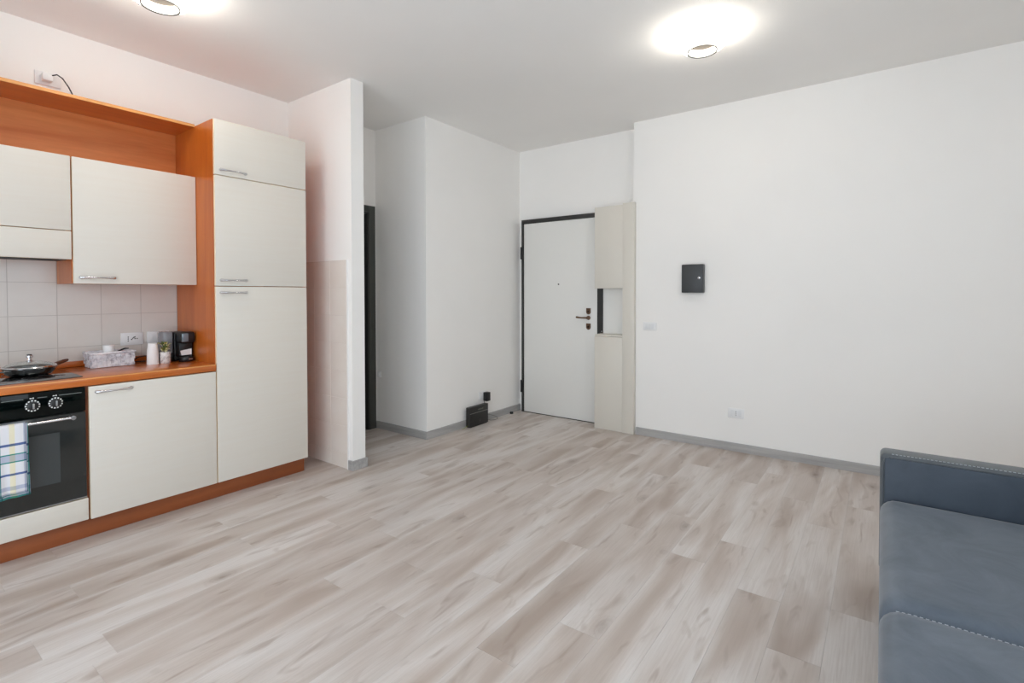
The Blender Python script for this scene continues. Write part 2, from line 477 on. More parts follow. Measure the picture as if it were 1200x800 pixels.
# ------------------------------------------------------------------ entrance door (door_1)
YL0 = 4.452     # door leaf face
d1 = sempty('door_1', (-2.68, YD, 0), 'white flush entrance door in a dark metal frame')
XL, XRt = -3.098, -2.232
leaf = part('leaf', M_DOORW, d1, XL, XRt, YL0, YL0+0.044, 0.006, 2.008, bev=0.002)
bm = new_bm()
bx(bm, XL-0.028, XL-0.003, YL0-0.008, YD, 0, 2.052, 0.002)
bx(bm, XL-0.003, XRt+0.052, YL0-0.008, YD, 2.012, 2.052, 0.002)
bx(bm, XRt+0.003, XRt+0.052, YL0-0.008, YD, 0, 2.012, 0.002)
obj('door_frame', bm, M_DARKFR, d1, True)
part('threshold', M_BLACKM, d1, XL, XRt, YL0-0.004, YD, 0.0, 0.0055)
for z in (0.275, 1.700):
    bm = lathe(new_bm(), [(0, -0.065), (0.009, -0.065), (0.010, -0.06), (0.010, 0.06), (0.009, 0.065), (0, 0.065)], (XL-0.026, YL0-0.014, z), 12)
    obj('hinge', bm, M_BLACK, d1, True)
bm = lathe(new_bm(), [(0, 0), (0.008, 0), (0.008, -0.003), (0, -0.004)], (-2.668, YL0, 1.363), 14, 'y')
obj('peephole', bm, M_BLACK, leaf, True)
HX = -2.325
def shield(z):
    bm = new_bm(); w_, h_ = 0.024, 0.030
    poly = [(HX-w_, z+h_), (HX-w_, z-0.008)] + [(HX+w_*math.cos(a), z-0.008+w_*1.0*math.sin(a)) for a in [math.pi+math.pi*k/10 for k in range(1, 10)]] + [(HX+w_, z-0.008), (HX+w_, z+h_)]
    prism(bm, poly, 'y', YL0-0.008, YL0, 0.002)
    e = obj('escutcheon', bm, M_BRONZE, leaf, True)
    obj('keyhole', lathe(new_bm(), [(0, -0.003), (0.010, -0.003), (0.010, 0.0005), (0, 0.0005)], (HX, YL0-0.008, z-0.004), 14, 'y'), M_BRONZED, e, True)
shield(1.095); shield(0.945)
h = obj('handle', lathe(new_bm(), [(0, 0), (0.021, 0), (0.021, -0.006), (0.013, -0.010), (0.011, -0.045), (0, -0.047)], (HX, YL0, 1.030), 20, 'y'), M_BRONZE, leaf, True)
obj('lever', tube(new_bm(), [(HX, YL0-0.042, 1.030), (HX-0.02, YL0-0.046, 1.031), (HX-0.06, YL0-0.044, 1.031), (HX-0.09, YL0-0.042, 1.033), (HX-0.115, YL0-0.040, 1.035)], [0.009, 0.009, 0.0075, 0.009, 0.010], 12), M_BRONZE, h, True)

# boxed panel with niche beside the entrance door
PX0, PXM, PX1 = -2.182, -1.898, -1.786
pn = thing('door_side_panel', 'off-white boxed panel with an open niche beside the entrance door', 'panel', ((PX0+PX1)/2, 4.36, 0))
part('upper_board', M_IVORY, pn, PX0, PXM, 4.296, 4.440, 1.316, 2.072, bev=0.002)
part('lower_board', M_IVORY, pn, PX0, PXM, 4.296, 4.440, 0.001, 0.868, bev=0.002)
part('ledge', M_IVORY, pn, PX0+0.002, PXM, 4.300, 4.440, 0.871, 0.886, bev=0.001)
part('post', M_IVORY, pn, PXM+0.001, PX1, 4.284, YR-0.001, 0.001, 2.083, bev=0.003)
part('post_return', M_IVORY, pn, PXM+0.001, XS-0.002, YR-0.001, 4.498, 0.001, 2.083)
part('niche_back', M_DOORW, pn, -2.155, PXM, 4.425, 4.440, 0.887, 1.315)
part('niche_edge_strip', M_DARKFR, pn, -2.183, -2.156, 4.415, 4.440, 0.887, 1.315)
obj('strip_screw', lathe(new_bm(), [(0, 0), (0.006, 0), (0.005, -0.003), (0, -0.004)], (-2.166, 4.415, 0.905), 12, 'y'), M_STEEL, pn, True)

# ------------------------------------------------------------------ kitchen
def bow_handle():
    bm = new_bm(); L = 0.15; pts = []; rd = []
    for k in range(13):
        t = k/12; y = (t-0.5)*L
        pts.append((0.008+0.017*math.sin(math.pi*t)**0.6, y, 0)); rd.append(0.0085 - 0.004*math.sin(math.pi*t))
    tube(bm, pts, rd, 12)
    for s in (-1, 1): lathe(bm, [(0, 0.0), (0.009, 0.0), (0.009, 0.010), (0.006, 0.014), (0, 0.015)], (0, s*L/2, 0), 14, 'x')
    finish(bm, True)
    me = bpy.data.meshes.new('handle'); bm.to_mesh(me); bm.free(); me.materials.append(M_CHROME); return me
HANDLE = bow_handle()
def add_handle(door, x, y, z):
    o = bpy.data.objects.new('handle', HANDLE); COL.objects.link(o)
    W[o] = Vector((x, y, z)); o.parent = door; o.location = W[o]-W[door]; o['label'] = 'chrome bow handle'
    return o
def cab_door(name, par, xf, y0, y1, z0, z1, mat=M_CREAM, th=0.02):
    o = part(name, mat, par, xf-th, xf, y0, y1, z0, z1, bev=0.0015)
    bm = new_bm(); e = 0.0012
    # pale edge banding round the door
    bx(bm, xf-th+0.002, xf-0.0015, y0-e*0.4, y0+e, z0+0.002, z1-0.002); bx(bm, xf-th+0.002, xf-0.0015, y1-e, y1+e*0.4, z0+0.002, z1-0.002)
    bx(bm, xf-th+0.002, xf-0.0015, y0+0.002, y1-0.002, z0-e*0.4, z0+e); bx(bm, xf-th+0.002, xf-0.0015, y0+0.002, y1-0.002, z1-e, z1+e*0.4)
    obj('edge_band', bm, M_CREAM_EDGE, o)
    return o
def carcass(name, par, x0, x1, y0, y1, z0, z1, mat):
    bm = new_bm(); t = 0.018
    bx(bm, x0, x1, y0, y0+t, z0, z1); bx(bm, x0, x1, y1-t, y1, z0, z1)
    bx(bm, x0, x1, y0+t, y1-t, z0, z0+t); bx(bm, x0, x1, y0+t, y1-t, z1-t, z1)
    bx(bm, x0, x0+0.008, y0+t, y1-t, z0+t, z1-t)
    return obj(name, bm, mat, par)
XBK = XK + 0.002
ZB0 = 0.104
# tall cabinet
tc_ = thing('tall_cabinet', 'tall cream kitchen cabinet with three doors and cherry wood side', 'cabinet', ((XBK+XF)/2, (YT0+YT1)/2, 0.0))
carcass('body', tc_, XBK, XF-0.0215, YT0, YT1, ZB0, 2.336, M_CHZ)
DY1 = YT1-0.001
part('side_panel', M_CHZ, tc_, XBK, XF-0.0205, YT0-0.001, YT0+0.0175, ZB0, 2.3365)
tc_.children[-1]['label'] = 'glossy orange cherry wood side panel'
for zz0, zz1, hz, hy in ((0.107, 1.314, 1.277, 1.527), (1.319, 1.995, 1.353, 1.529), (2.000, 2.336, 2.030, 1.532)):
    d = cab_door('door', tc_, XF, YT0+0.002, DY1, zz0, zz1)
    add_handle(d, XF, hy+0.004, hz)
# base cabinet with the wide door
bc = thing('base_cabinet', 'low cream cabinet with one wide door under the worktop', 'cabinet', ((XBK+XF)/2, (YB0+YT0)/2, 0))
carcass('body', bc, XBK, XF-0.0215, YB0-0.002, YT0-0.002, ZB0, 0.797, M_CHP)  # darker plinth cherry: shade in the door gaps put into the carcass colour
d = cab_door('door', bc, XF, YB0+0.003, YT0-0.005, 0.107, 0.792)
add_handle(d, XF, 0.912, 0.762)
# oven housing
oc = thing('oven_cabinet', 'cream and cherry housing cabinet around the built-in oven', 'cabinet', ((XBK+XF)/2, (YL+YB0)/2, 0))
t = 0.018
bm = new_bm()
bx(bm, XBK, XF-0.004, YL, YL+t, ZB0, 0.797); bx(bm, XBK, XF-0.0215, YB0-0.003-t*0.5, YB0-0.003, ZB0, 0.797)
bx(bm, XBK, XF-0.0215, YL+t, YB0-0.003-t*0.5, ZB0, ZB0+t); bx(bm, XBK, XBK+0.008, YL+t, YB0-0.003-t*0.5, ZB0+t, 0.797)
bx(bm, XBK+0.008, XF-0.0215, YL+t, YB0-0.003-t*0.5, 0.198, 0.216)
obj('body', bm, M_CHP, oc)  # browner cherry paints in the shade on the recessed edge beside the oven
cab_door('drawer_front', oc, XF, YL+0.002, YB0-0.007, 0.110, 0.221)
# plinth
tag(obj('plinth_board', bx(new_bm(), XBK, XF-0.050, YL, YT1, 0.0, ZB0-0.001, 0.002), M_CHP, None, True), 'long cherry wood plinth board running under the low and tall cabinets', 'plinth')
# worktop with upstand
wt = thing('worktop', 'cherry wood kitchen worktop carrying the hob and the coffee machine', 'worktop', ((XBK+XF)/2, (YL+YT0)/2, 0.798))
part('slab', M_CHY, wt, XBK, XF+0.002, YL, YT0-0.002, 0.798, ZW, bev=0.004)
tag(obj('upstand', bx(new_bm(), XBK, XBK+0.018, YL, YT0-0.002, ZW+0.0003, ZW+0.034, 0.003), M_CHY, None, True), 'low cherry wood upstand strip between worktop and tiles', 'upstand')
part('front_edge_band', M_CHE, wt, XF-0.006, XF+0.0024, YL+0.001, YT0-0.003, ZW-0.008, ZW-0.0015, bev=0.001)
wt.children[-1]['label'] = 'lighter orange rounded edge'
# wall cabinets
uc = thing('wall_cabinet', 'cream wall cabinet with one wide handled door beside the tall cabinet', 'cabinet', ((XBK+XU)/2, (0.812+YT0)/2, 1.326))
carcass('body', uc, XBK, XU-0.0215, 0.808, YT0-0.0025, 1.327, 2.012, M_CHZ)
d = cab_door('door', uc, XU, 0.8125, YT0-0.0045, 1.3265, 2.012)
add_handle(d, XU, 0.916, 1.360)
hc = thing('hood_cabinet', 'cream wall cabinet with a narrow flap housing the cooker hood', 'cabinet', ((XBK+XU)/2, (YL+0.805)/2, 1.456))
carcass('body', hc, XBK, XU-0.0215, YL, 0.8055, 1.470, 2.012, M_CHZ)
cab_door('door', hc, XU, YL+0.002, 0.8045, 1.6125, 2.012)
cab_door('hood_flap', hc, XU, YL+0.002, 0.8045, 1.457, 1.6075)
hd = part('cooker_hood', M_STEEL, hc, XBK+0.05, XU-0.024, YL+0.02, 0.785, 1.458, 1.4695)
bm = new_bm()
for k in range(2):
    a = YL+0.04+k*0.29; bx(bm, XBK+0.08, XU-0.05, a, a+0.27, 1.455, 1.458)
obj('grease_filter', bm, M_BLACKM, hd)
# open shelf over the wall cabinets
sh = thing('overhead_shelf', 'cherry wood overhead shelf with back panel above the wall cabinets', 'shelf', ((XBK+XU)/2, (YL+YT0)/2, 2.0125))
XSH = -3.547
part('top_board', M_CHY, sh, XBK, XSH, YL, YT0-0.002, 2.330, 2.348)
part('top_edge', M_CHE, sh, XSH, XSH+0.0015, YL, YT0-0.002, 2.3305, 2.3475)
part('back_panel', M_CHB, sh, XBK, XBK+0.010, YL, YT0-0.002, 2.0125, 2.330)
part('end_board', M_CHZ, sh, XBK+0.010, XSH-0.004, YL, YL+0.018, 2.0125, 2.330)

# built-in oven
ov = thing('built_in_oven', 'black glass built-in oven with two dials under the hob', 'oven', (XF-0.25, (YL+0.795)/2, 0.225))
OY0, OY1 = YL+0.022, 0.7925
part('oven_body', M_BLACKM, ov, XBK+0.05, XF-0.02, OY0, OY1-0.004, 0.226, 0.79)
cp = part('control_panel', M_BLACKG, ov, XF-0.0195, XF-0.001, OY0, OY1, 0.673, 0.7935, bev=0.002)
dr = part('oven_door', M_OVGLASS, ov, XF-0.0195, XF-0.001, OY0, OY1, 0.227, 0.669, bev=0.002)
part('inner_window', M_OVIN, dr, XF-0.0012, XF-0.0006, 0.36, 0.690, 0.335, 0.585)
part('lower_trim', M_STEEL, dr, XF-0.0015, XF+0.0005, OY0, OY1, 0.2275, 0.2325)
# handle bar
HB = XF+0.034; HZ = 0.652
bm = tube(new_bm(), [(HB, 0.255, HZ), (HB, 0.742, HZ)], 0.0065, 12)
hb = obj('door_handle', bm, M_CHROME, dr, True)
for y in (0.262, 0.735):
    lathe_bm = lathe(new_bm(), [(0, 0), (0.010, 0), (0.009, 0.028), (0.0105, 0.034), (0.0105, 0.041), (0, 0.043)], (XF-0.001, y, HZ), 14, 'x')
    obj('handle_post', lathe_bm, M_STEEL, dr, True)
M_WMARK = plain('white_print', (250, 250, 248), 0.5)
for k, y in enumerate((0.592, 0.676)):
    kz = 0.733
    kb = obj('dial', lathe(new_bm(), [(0, 0), (0.0285, 0), (0.0285, 0.003), (0.0195, 0.005), (0.019, 0.018), (0.016, 0.020), (0, 0.020)], (XF-0.001, y, kz), 28, 'x'), M_BLACK, cp, True)
    obj('dial_grip', bx(new_bm(), XF+0.017, XF+0.026, y-0.0035, y+0.0035, kz-0.013, kz+0.013, 0.002), M_STEEL, kb, True)
    bm = new_bm()
    for q in range(13):
        a = math.pi*2*q/13 + 0.2
        lathe(bm, [(0, 0.0), (0.0036, 0.0), (0.0036, 0.0044), (0, 0.0048)], (XF-0.001, y+0.0243*math.cos(a), kz+0.0243*math.sin(a)), 8, 'x')
    obj('dial_marks', bm, M_WMARK, kb, True)
    bm = new_bm(); bx(bm, XF-0.001, XF-0.0003, y-0.010, y-0.002, 0.767, 0.7705); bx(bm, XF-0.001, XF-0.0003, y+0.001, y+0.005, 0.766, 0.772)
    obj('printed_symbol', bm, M_WMARK, cp)
M_LINE = plain('printed_line', (116, 124, 122), 0.4)
for a, b in ((0.485, 0.560), (0.610, 0.645), (0.690, 0.777)):
    part('printed_line', M_LINE, cp, XF-0.001, XF-0.0004, a, b, 0.7665, 0.7695)

# towel over the oven handle
def towel_material():
    n = NT('checked_towel_cloth')
    tc = n.n('ShaderNodeTexCoord'); sp = n.n('ShaderNodeSeparateXYZ'); n.l(tc.outputs['Object'], sp.inputs[0])
    # across (y: -0.075..0.055) and down (z: 0..0.34)
    yy = n.math('ADD', n.math('MULTIPLY', sp.outputs[1], 1/0.16), 0.5)
    zz = n.math('MULTIPLY', sp.outputs[2], 1/0.36)
    Wt, Li, Ye, Te, Na, Gy = (0.86, 0.86, 0.88), (0.62, 0.74, 0.28), (0.90, 0.84, 0.62), (0.04, 0.30, 0.28), (0.10, 0.16, 0.36), (0.52, 0.56, 0.68)
    ya = n.ramp(yy, [(0, Wt), (0.28, Gy), (0.33, Te), (0.355, Wt), (0.54, Ye), (0.66, Wt), (0.84, Gy), (0.90, Te), (0.93, Gy), (0.965, Te)], 'CONSTANT')
    za = n.ramp(zz, [(0, Te), (0.03, Gy), (0.05, Wt), (0.085, Gy), (0.135, Wt), (0.270, Na), (0.300, Wt), (0.435, Te), (0.45, Gy), (0.535, Te), (0.55, Wt), (0.650, Na), (0.680, Wt)], 'CONSTANT')
    c = n.mix(1.0, ya, za, 'MULTIPLY')
    n.base(c); n.set(Roughness=0.95)
    wv = n.coords((700, 700, 700)); n.bump(n.noise(wv, 1, 2), 0.3, 0.001)
    return n.m
def towel_sheet(y0, y1, zb, off, th, back):
    """cross-section over the bar, swept along y with a slight wave"""
    R = 0.0085+off; sec = []
    nz = 16
    for k in range(nz+1): sec.append((HB+R, zb + (HZ-zb)*k/nz))
    for k in range(1, 9):
        a = math.pi*k/8; sec.append((HB+R*math.cos(a), HZ+R*math.sin(a)))
    for k in range(1, nz+1): sec.append((HB-R, HZ-(HZ-back)*k/nz))
    bm = new_bm(); NY = 14; g = []
    for j in range(NY+1):
        s = j/NY; y = y0+(y1-y0)*s; row = []
        for (x, z) in sec:
            drop = max(0, HZ-z)/0.33
            sgn = 1 if x > HB else -0.3
            wob = sgn*drop*(0.004*math.sin(s*9+1)+0.003*math.sin(s*17+z*12))
            row.append(bm.verts.new((x+wob+sgn*0.004*drop, y+0.010*drop*(s-0.5)*(1 if s > 0.5 else 0.6), z+0.004*s*drop)))
        g.append(row)
    for j in range(NY):
        for k in range(len(sec)-1): bm.faces.new((g[j][k], g[j+1][k], g[j+1][k+1], g[j][k+1]))
    bmesh.ops.recalc_face_normals(bm, faces=bm.faces)
    bmesh.ops.solidify(bm, geom=bm.faces[:], thickness=th)
    return bm
M_TOWEL = towel_material()
tw = thing('dish_towel', 'white towel with blue, green and yellow checks over the oven handle', 'towel', (HB, 0.510, 0.320))
obj('under_fold', towel_sheet(0.452, 0.5665, 0.322, 0.0015, 0.0015, 0.40), M_TOWEL, tw, 'all', origin=(HB, 0.500, 0.322))
obj('upper_fold', towel_sheet(0.450, 0.5580, 0.338, 0.0060, 0.0015, 0.42), M_TOWEL, tw, 'all', origin=(HB, 0.495, 0.332))

# hob
hobx0, hobx1 = -3.80, -3.335
hb_ = thing('glass_hob', 'black ceramic glass hob set in the wooden worktop', 'hob', ((hobx0+hobx1)/2, 0.50, ZW))
gp = part('glass_plate', plain('hob_glass', (30, 30, 32), 0.03, 0, IOR=2.6), hb_, hobx0, hobx1, YL+0.01, 0.795, ZW, ZW+0.006, bev=0.002)
M_RING = plain('hob_print', (70, 70, 72), 0.3)
for (cx, cy, r) in ((-3.66, 0.64, 0.095), (-3.46, 0.66, 0.072), (-3.66, 0.36, 0.075), (-3.46, 0.36, 0.095)):
    obj('cooking_zone', lathe(new_bm(), [(r, 0), (r+0.002, 0), (r+0.002, 0.0003), (r, 0.0003)], (cx, cy, ZW+0.006), 40, close=True), M_RING, gp)
# frying pan and lid
PC = (-3.60, 0.640, ZW+0.0065)
pan = thing('frying_pan', 'dark steel frying pan with a brown handle on the hob', 'pan', PC)
M_PAN = plain('polished_dark_steel', (120, 124, 126), 0.10, 1)
obj('pan_bowl', lathe(new_bm(), [(0, 0), (0.072, 0), (0.088, 0.006), (0.100, 0.022), (0.106, 0.038), (0.110, 0.040), (0.1095, 0.0415), (0.104, 0.040), (0.097, 0.024), (0.086, 0.009), (0.07, 0.003), (0, 0.003)], PC, 48), M_PAN, pan, True)
hd_ = Vector((-0.50, 0.86, 0)).normalized()
pts = [Vector(PC)+hd_*r+Vector((0, 0, z)) for r, z in ((0.100, 0.030), (0.125, 0.036), (0.150, 0.042), (0.185, 0.050), (0.205, 0.054))]
obj('pan_handle', tube(new_bm(), pts, [0.008, 0.009, 0.011, 0.010, 0.006], 12), plain('brown_bakelite', (84, 46, 30), 0.35), pan, True)
pts = [Vector(PC)-hd_*r+Vector((0, s, z)) for r, s, z in ((0.100, -0.03, 0.032), (0.128, -0.022, 0.034), (0.134, 0, 0.034), (0.128, 0.022, 0.034), (0.100, 0.03, 0.032))]
obj('helper_handle', tube(new_bm(), pts, 0.004, 10), M_PAN, pan, True)
ld = thing('pan_lid', 'clear glass lid with a steel rim and knob on the frying pan', 'lid', (PC[0], PC[1], PC[2]+0.0415))
lc = (PC[0], PC[1], PC[2]+0.0415)
gn = NT('lid_glass'); gn.base((0.9, 0.93, 0.92)); gn.set(Roughness=0.03, Transmission_Weight=1.0, IOR=1.3)
obj('lid_glass', lathe(new_bm(), [(0.104, 0.002), (0.085, 0.014), (0.055, 0.024), (0.013, 0.029), (0.013, 0.032), (0.056, 0.027), (0.087, 0.017), (0.104, 0.006)], lc, 48, close=True), gn.m, ld, True)
obj('lid_rim', lathe(new_bm(), [(0.102, 0.0), (0.108, 0.0), (0.109, 0.004), (0.106, 0.008), (0.102, 0.006)], lc, 48, close=True), M_CHROME, ld, True)
kn = obj('lid_knob', lathe(new_bm(), [(0, 0.025), (0.014, 0.025), (0.014, 0.033), (0.009, 0.037), (0.009, 0.048), (0.014, 0.052), (0.014, 0.060), (0.011, 0.063), (0, 0.064)], lc, 24), M_CHROME, ld, True)
obj('knob_cap', lathe(new_bm(), [(0, 0.0635), (0.0105, 0.0630), (0.010, 0.067), (0, 0.068)], lc, 20), M_BLACK, kn, True)

# woven basket
BX0, BX1, BY0, BY1, BZ0, BZ1 = -3.805, -3.672, 0.918, 1.118, ZW+0.0005, ZW+0.090
bk = thing('woven_basket', 'grey and white woven paper basket on the worktop', 'basket', ((BX0+BX1)/2, (BY0+BY1)/2, BZ0))
def basket_mat():
    n = NT('mottled_woven_paper'); v = n.coords((1, 1, 1))
    c = n.ramp(n.noise(v, 34, 3, 0.55), [(0.34, s2l((172, 170, 178))), (0.48, s2l((218, 218, 224))), (0.66, s2l((240, 240, 243)))])
    n.base(c); n.set(Roughness=0.75); return n.m
M_BASK = basket_mat()
flare = 0.005
bm = new_bm()
def bpt(side, s, z, o):
    f = flare*(z-BZ0)/(BZ1-BZ0)
    x0, x1, y0, y1 = BX0-f, BX1+f, BY0-f, BY1+f
    return {'f': (x1+o, y0+(y1-y0)*s, z), 'b': (x0-o, y0+(y1-y0)*s, z), 'l': (x0+(x1-x0)*s, y0-o, z), 'r': (x0+(x1-x0)*s, y1+o, z)}[side]
def slab(bm, side, s0, s1, z0, z1, o0, o1):
    vs = [bm.verts.new(bpt(side, s, z, o)) for o in (o0, o1) for (s, z) in ((s0, z0), (s1, z0), (s1, z1), (s0, z1))]
    for f in ((0, 1, 2, 3), (7, 6, 5, 4), (0, 4, 5, 1), (1, 5, 6, 2), (2, 6, 7, 3), (3, 7, 4, 0)): bm.faces.new([vs[i] for i in f])
for side, nc in (('f', 9), ('b', 9), ('l', 6), ('r', 6)):
    slab(bm, side, 0, 1, BZ0, BZ1-0.002, -0.004, -0.001)
obj('lining', bm, M_BASK, bk)
bm = new_bm()
for side, nc in (('f', 9), ('b', 9), ('l', 6), ('r', 6)):
    nr = 4; hz = (BZ1-0.014-BZ0)/nr
    for r in range(nr):
        for c in range(nc):
            o = 0.0055 if (r+c) % 2 else 0.001
            slab(bm, side, (c+0.03)/nc, (c+0.97)/nc, BZ0+r*hz+0.001, BZ0+(r+1)*hz-0.001, -0.0005, o)
ob = obj('weave', bm, M_BASK, bk); ob['kind'] = 'stuff'
bm = new_bm()
loop = [bpt(sd, s, BZ1-0.007, 0.001) for sd, ss in (('f', (0, .25, .5, .75, 1)), ('r', (1, .5, 0)), ('b', (1, .75, .5, .25, 0)), ('l', (0, .5, 1))) for s in ss]
lp = []
for p in loop:
    if not lp or (Vector(p)-Vector(lp[-1])).length > 0.012: lp.append(p)
if (Vector(lp[0])-Vector(lp[-1])).length < 0.012: lp.pop()
tube(bm, lp, 0.0075, 8, closed=True)
obj('rim', bm, M_BASK, bk, True)
part('base', M_BASK, bk, BX0, BX1, BY0, BY1, BZ0, BZ0+0.004)
# small cup, spoons and sachets inside the basket
cupc = (-3.718, 1.008, BZ0+0.0042)
pc = thing('espresso_cup', 'small white paper cup with a dark dot standing in the basket', 'cup', cupc)
obj('cup_body', lathe(new_bm(), [(0, 0.002), (0.019, 0.002), (0.019, 0), (0.020, 0), (0.027, 0.118), (0.0285, 0.119), (0.0285, 0.121), (0.026, 0.121), (0.0185, 0.006), (0, 0.006)], cupc, 28), M_PAPER, pc, True)
obj('printed_dot', lathe(new_bm(), [(0, 0), (0.0045, 0), (0, 0.0012)], (cupc[0]+0.0245, cupc[1]+0.002, cupc[2]+0.098), 12, 'x'), M_DOT, pc)
bm = new_bm()
tube(bm, [(-3.735, 1.045, BZ0+0.012), (-3.728, 1.060, BZ0+0.085), (-3.722, 1.090, BZ0+0.0985), (-3.716, 1.108, BZ0+0.098)], [0.004, 0.006, 0.005, 0.003], 8)
tag(obj('black_spoon', bm, M_BLACK, None, True), 'black plastic spoon lying on the basket rim beside the small cup', 'spoon')
bm = bx(new_bm(), -3.79, -3.69, 0.93, 0.985, BZ0+0.0045, BZ0+0.062, 0.006)
tag(obj('sugar_packet', bm, M_PAPER, None, True), 'white paper packet inside the woven basket', 'packet')

# white cup turned over and small plant
cc = (-3.605, 1.196, ZW)
pcs = thing('paper_cup', 'tall white paper cup turned upside down on the worktop', 'cup', cc)
obj('cup_wall', lathe(new_bm(), [(0.0275, 0), (0.0305, 0), (0.0312, 0.003), (0.0305, 0.006), (0.0300, 0.050), (0.0290, 0.078), (0.0235, 0.124), (0.022, 0.128), (0, 0.128), (0, 0.125), (0.0215, 0.122), (0.0270, 0.078), (0.0280, 0.050)], cc, 32, close=False), M_PAPER, pcs, True)
pp = (-3.600, 1.262, ZW)
pl = thing('potted_plant', 'tiny green and yellow leafed plant in a white pot on the worktop', 'plant', pp)
pm = NT('white_marbled_pot'); v = pm.coords((1, 1, 1))
pm.base(pm.ramp(pm.noise(v, 40, 4, 0.6, 1.5), [(0.35, s2l((170, 165, 165))), (0.5, s2l((228, 224, 222))), (0.7, s2l((238, 236, 234)))])); pm.set(Roughness=0.4)
pot = obj('pot', lathe(new_bm(), [(0, 0), (0.0265, 0), (0.028, 0.002), (0.0285, 0.068), (0.027, 0.070), (0.025, 0.068), (0.025, 0.060), (0, 0.060)], pp, 28), pm.m, pl, True)
part('soil', plain('soil', (60, 44, 34), 0.95), pl, pp[0]-0.017, pp[0]+0.017, pp[1]-0.017, pp[1]+0.017, ZW+0.058, ZW+0.064)
def leaf_mesh(nm, mat):
    bm = new_bm(); L = 0.026; prof = [(0, 0.0012), (0.25, 0.006), (0.55, 0.0085), (0.8, 0.005), (1, 0.0003)]
    rows = []
    for t_, wd in prof:
        z = 0.006*math.sin(t_*2.4); rows.append([bm.verts.new((-wd, t_*L, z+0.0025)), bm.verts.new((0, t_*L, z)), bm.verts.new((wd, t_*L, z+0.0025))])
    for A, B in zip(rows[:-1], rows[1:]):
        for k in (0, 1): bm.faces.new((A[k], A[k+1], B[k+1], B[k]))
    bmesh.ops.recalc_face_normals(bm, faces=bm.faces)
    bmesh.ops.solidify(bm, geom=bm.faces[:], thickness=0.0005)
    finish(bm, True); me = bpy.data.meshes.new(nm); bm.to_mesh(me); bm.free(); me.materials.append(mat); return me
LEAVES = [leaf_mesh('leaf', plain('leaf_'+nm, c, 0.5)) for nm, c in (('green', (84, 104, 52)), ('lime', (164, 166, 84)), ('cream', (226, 220, 172)))]
for k in range(46):
    o = bpy.data.objects.new('leaf', random.choice(LEAVES+LEAVES[1:])); COL.objects.link(o)
    a = random.uniform(0, 6.283); rr = random.uniform(0, 0.020); hz = random.uniform(0.064, 0.118)
    o.parent = pl
    o.location = (rr*math.cos(a), rr*math.sin(a), hz); o.rotation_euler = (random.uniform(0.1, 1.0), random.uniform(-0.3, 0.3), a-1.57)
    s = random.uniform(0.7, 1.05); o.scale = (s, s, s)
bm = new_bm()
for k in range(6):
    a = k*1.05; tube(bm, [(pp[0]+0.004*math.cos(a), pp[1]+0.004*math.sin(a), ZW+0.06), (pp[0]+0.012*math.cos(a), pp[1]+0.012*math.sin(a), ZW+0.11)], 0.001, 6)
obj('stems', bm, plain('stem_green', (90, 100, 50), 0.6), pl)

# coffee machine
cm = thing('coffee_machine', 'small black coffee machine with a smoky water tank on the worktop', 'coffee machine', (-3.64, 1.35, ZW))
part('back_body', M_BLACK, cm, -3.760, -3.640, 1.326, 1.418, ZW, ZW+0.186, bev=0.010)
hdm = part('brew_head', M_BLACK, cm, -3.650, -3.552, 1.330, 1.415, ZW+0.118, ZW+0.190, bev=0.012)
obj('glossy_front', bx(new_bm(), -3.5535, -3.5505, 1.338, 1.374, ZW+0.128, ZW+0.180, 0.0012), plain('blue_grey_gloss', (128, 142, 154), 0.12, 0.4), hdm, True)
part('front_column', M_BLACK, cm, -3.645, -3.585, 1.334, 1.411, ZW+0.030, ZW+0.120, bev=0.006)
bm = new_bm(); prism(bm, [(1.339, ZW+0.070), (1.346, ZW+0.040), (1.404, ZW+0.042), (1.404, ZW+0.080)], 'x', -3.5845, -3.5825)
obj('paper_note', bm, M_PAPER, cm)
dt = obj('drip_tray', lathe(new_bm(), [(0, 0), (0.038, 0), (0.041, 0.004), (0.041, 0.028), (0.038, 0.032), (0, 0.032)], (-3.585, 1.374, ZW), 28), M_BLACK, cm, True)
obj('tray_badge', bx(new_bm(), -3.5455, -3.5425, 1.372, 1.394, ZW+0.014, ZW+0.020), M_STEEL, dt)
part('tank_base', M_BLACK, cm, -3.750, -3.640, 1.266, 1.326, ZW, ZW+0.050, bev=0.006)
tk = plain('smoked_tank_plastic', (134, 134, 138), 0.15, 0)
part('water_tank', tk, cm, -3.745, -3.645, 1.268, 1.322, ZW+0.0505, ZW+0.190, bev=0.008)
pts = [(-3.745, 1.285, ZW+0.012), (-3.765, 1.25, ZW+0.022), (-3.79, 1.215, ZW+0.036), (-3.80, 1.180, ZW+0.030), (-3.795, 1.150, ZW+0.010), (-3.78, 1.165, ZW+0.0045), (-3.765, 1.21, ZW+0.0045)]
obj('power_cord', tube(new_bm(), pts, 0.0035, 8), M_BLACK, cm, True)

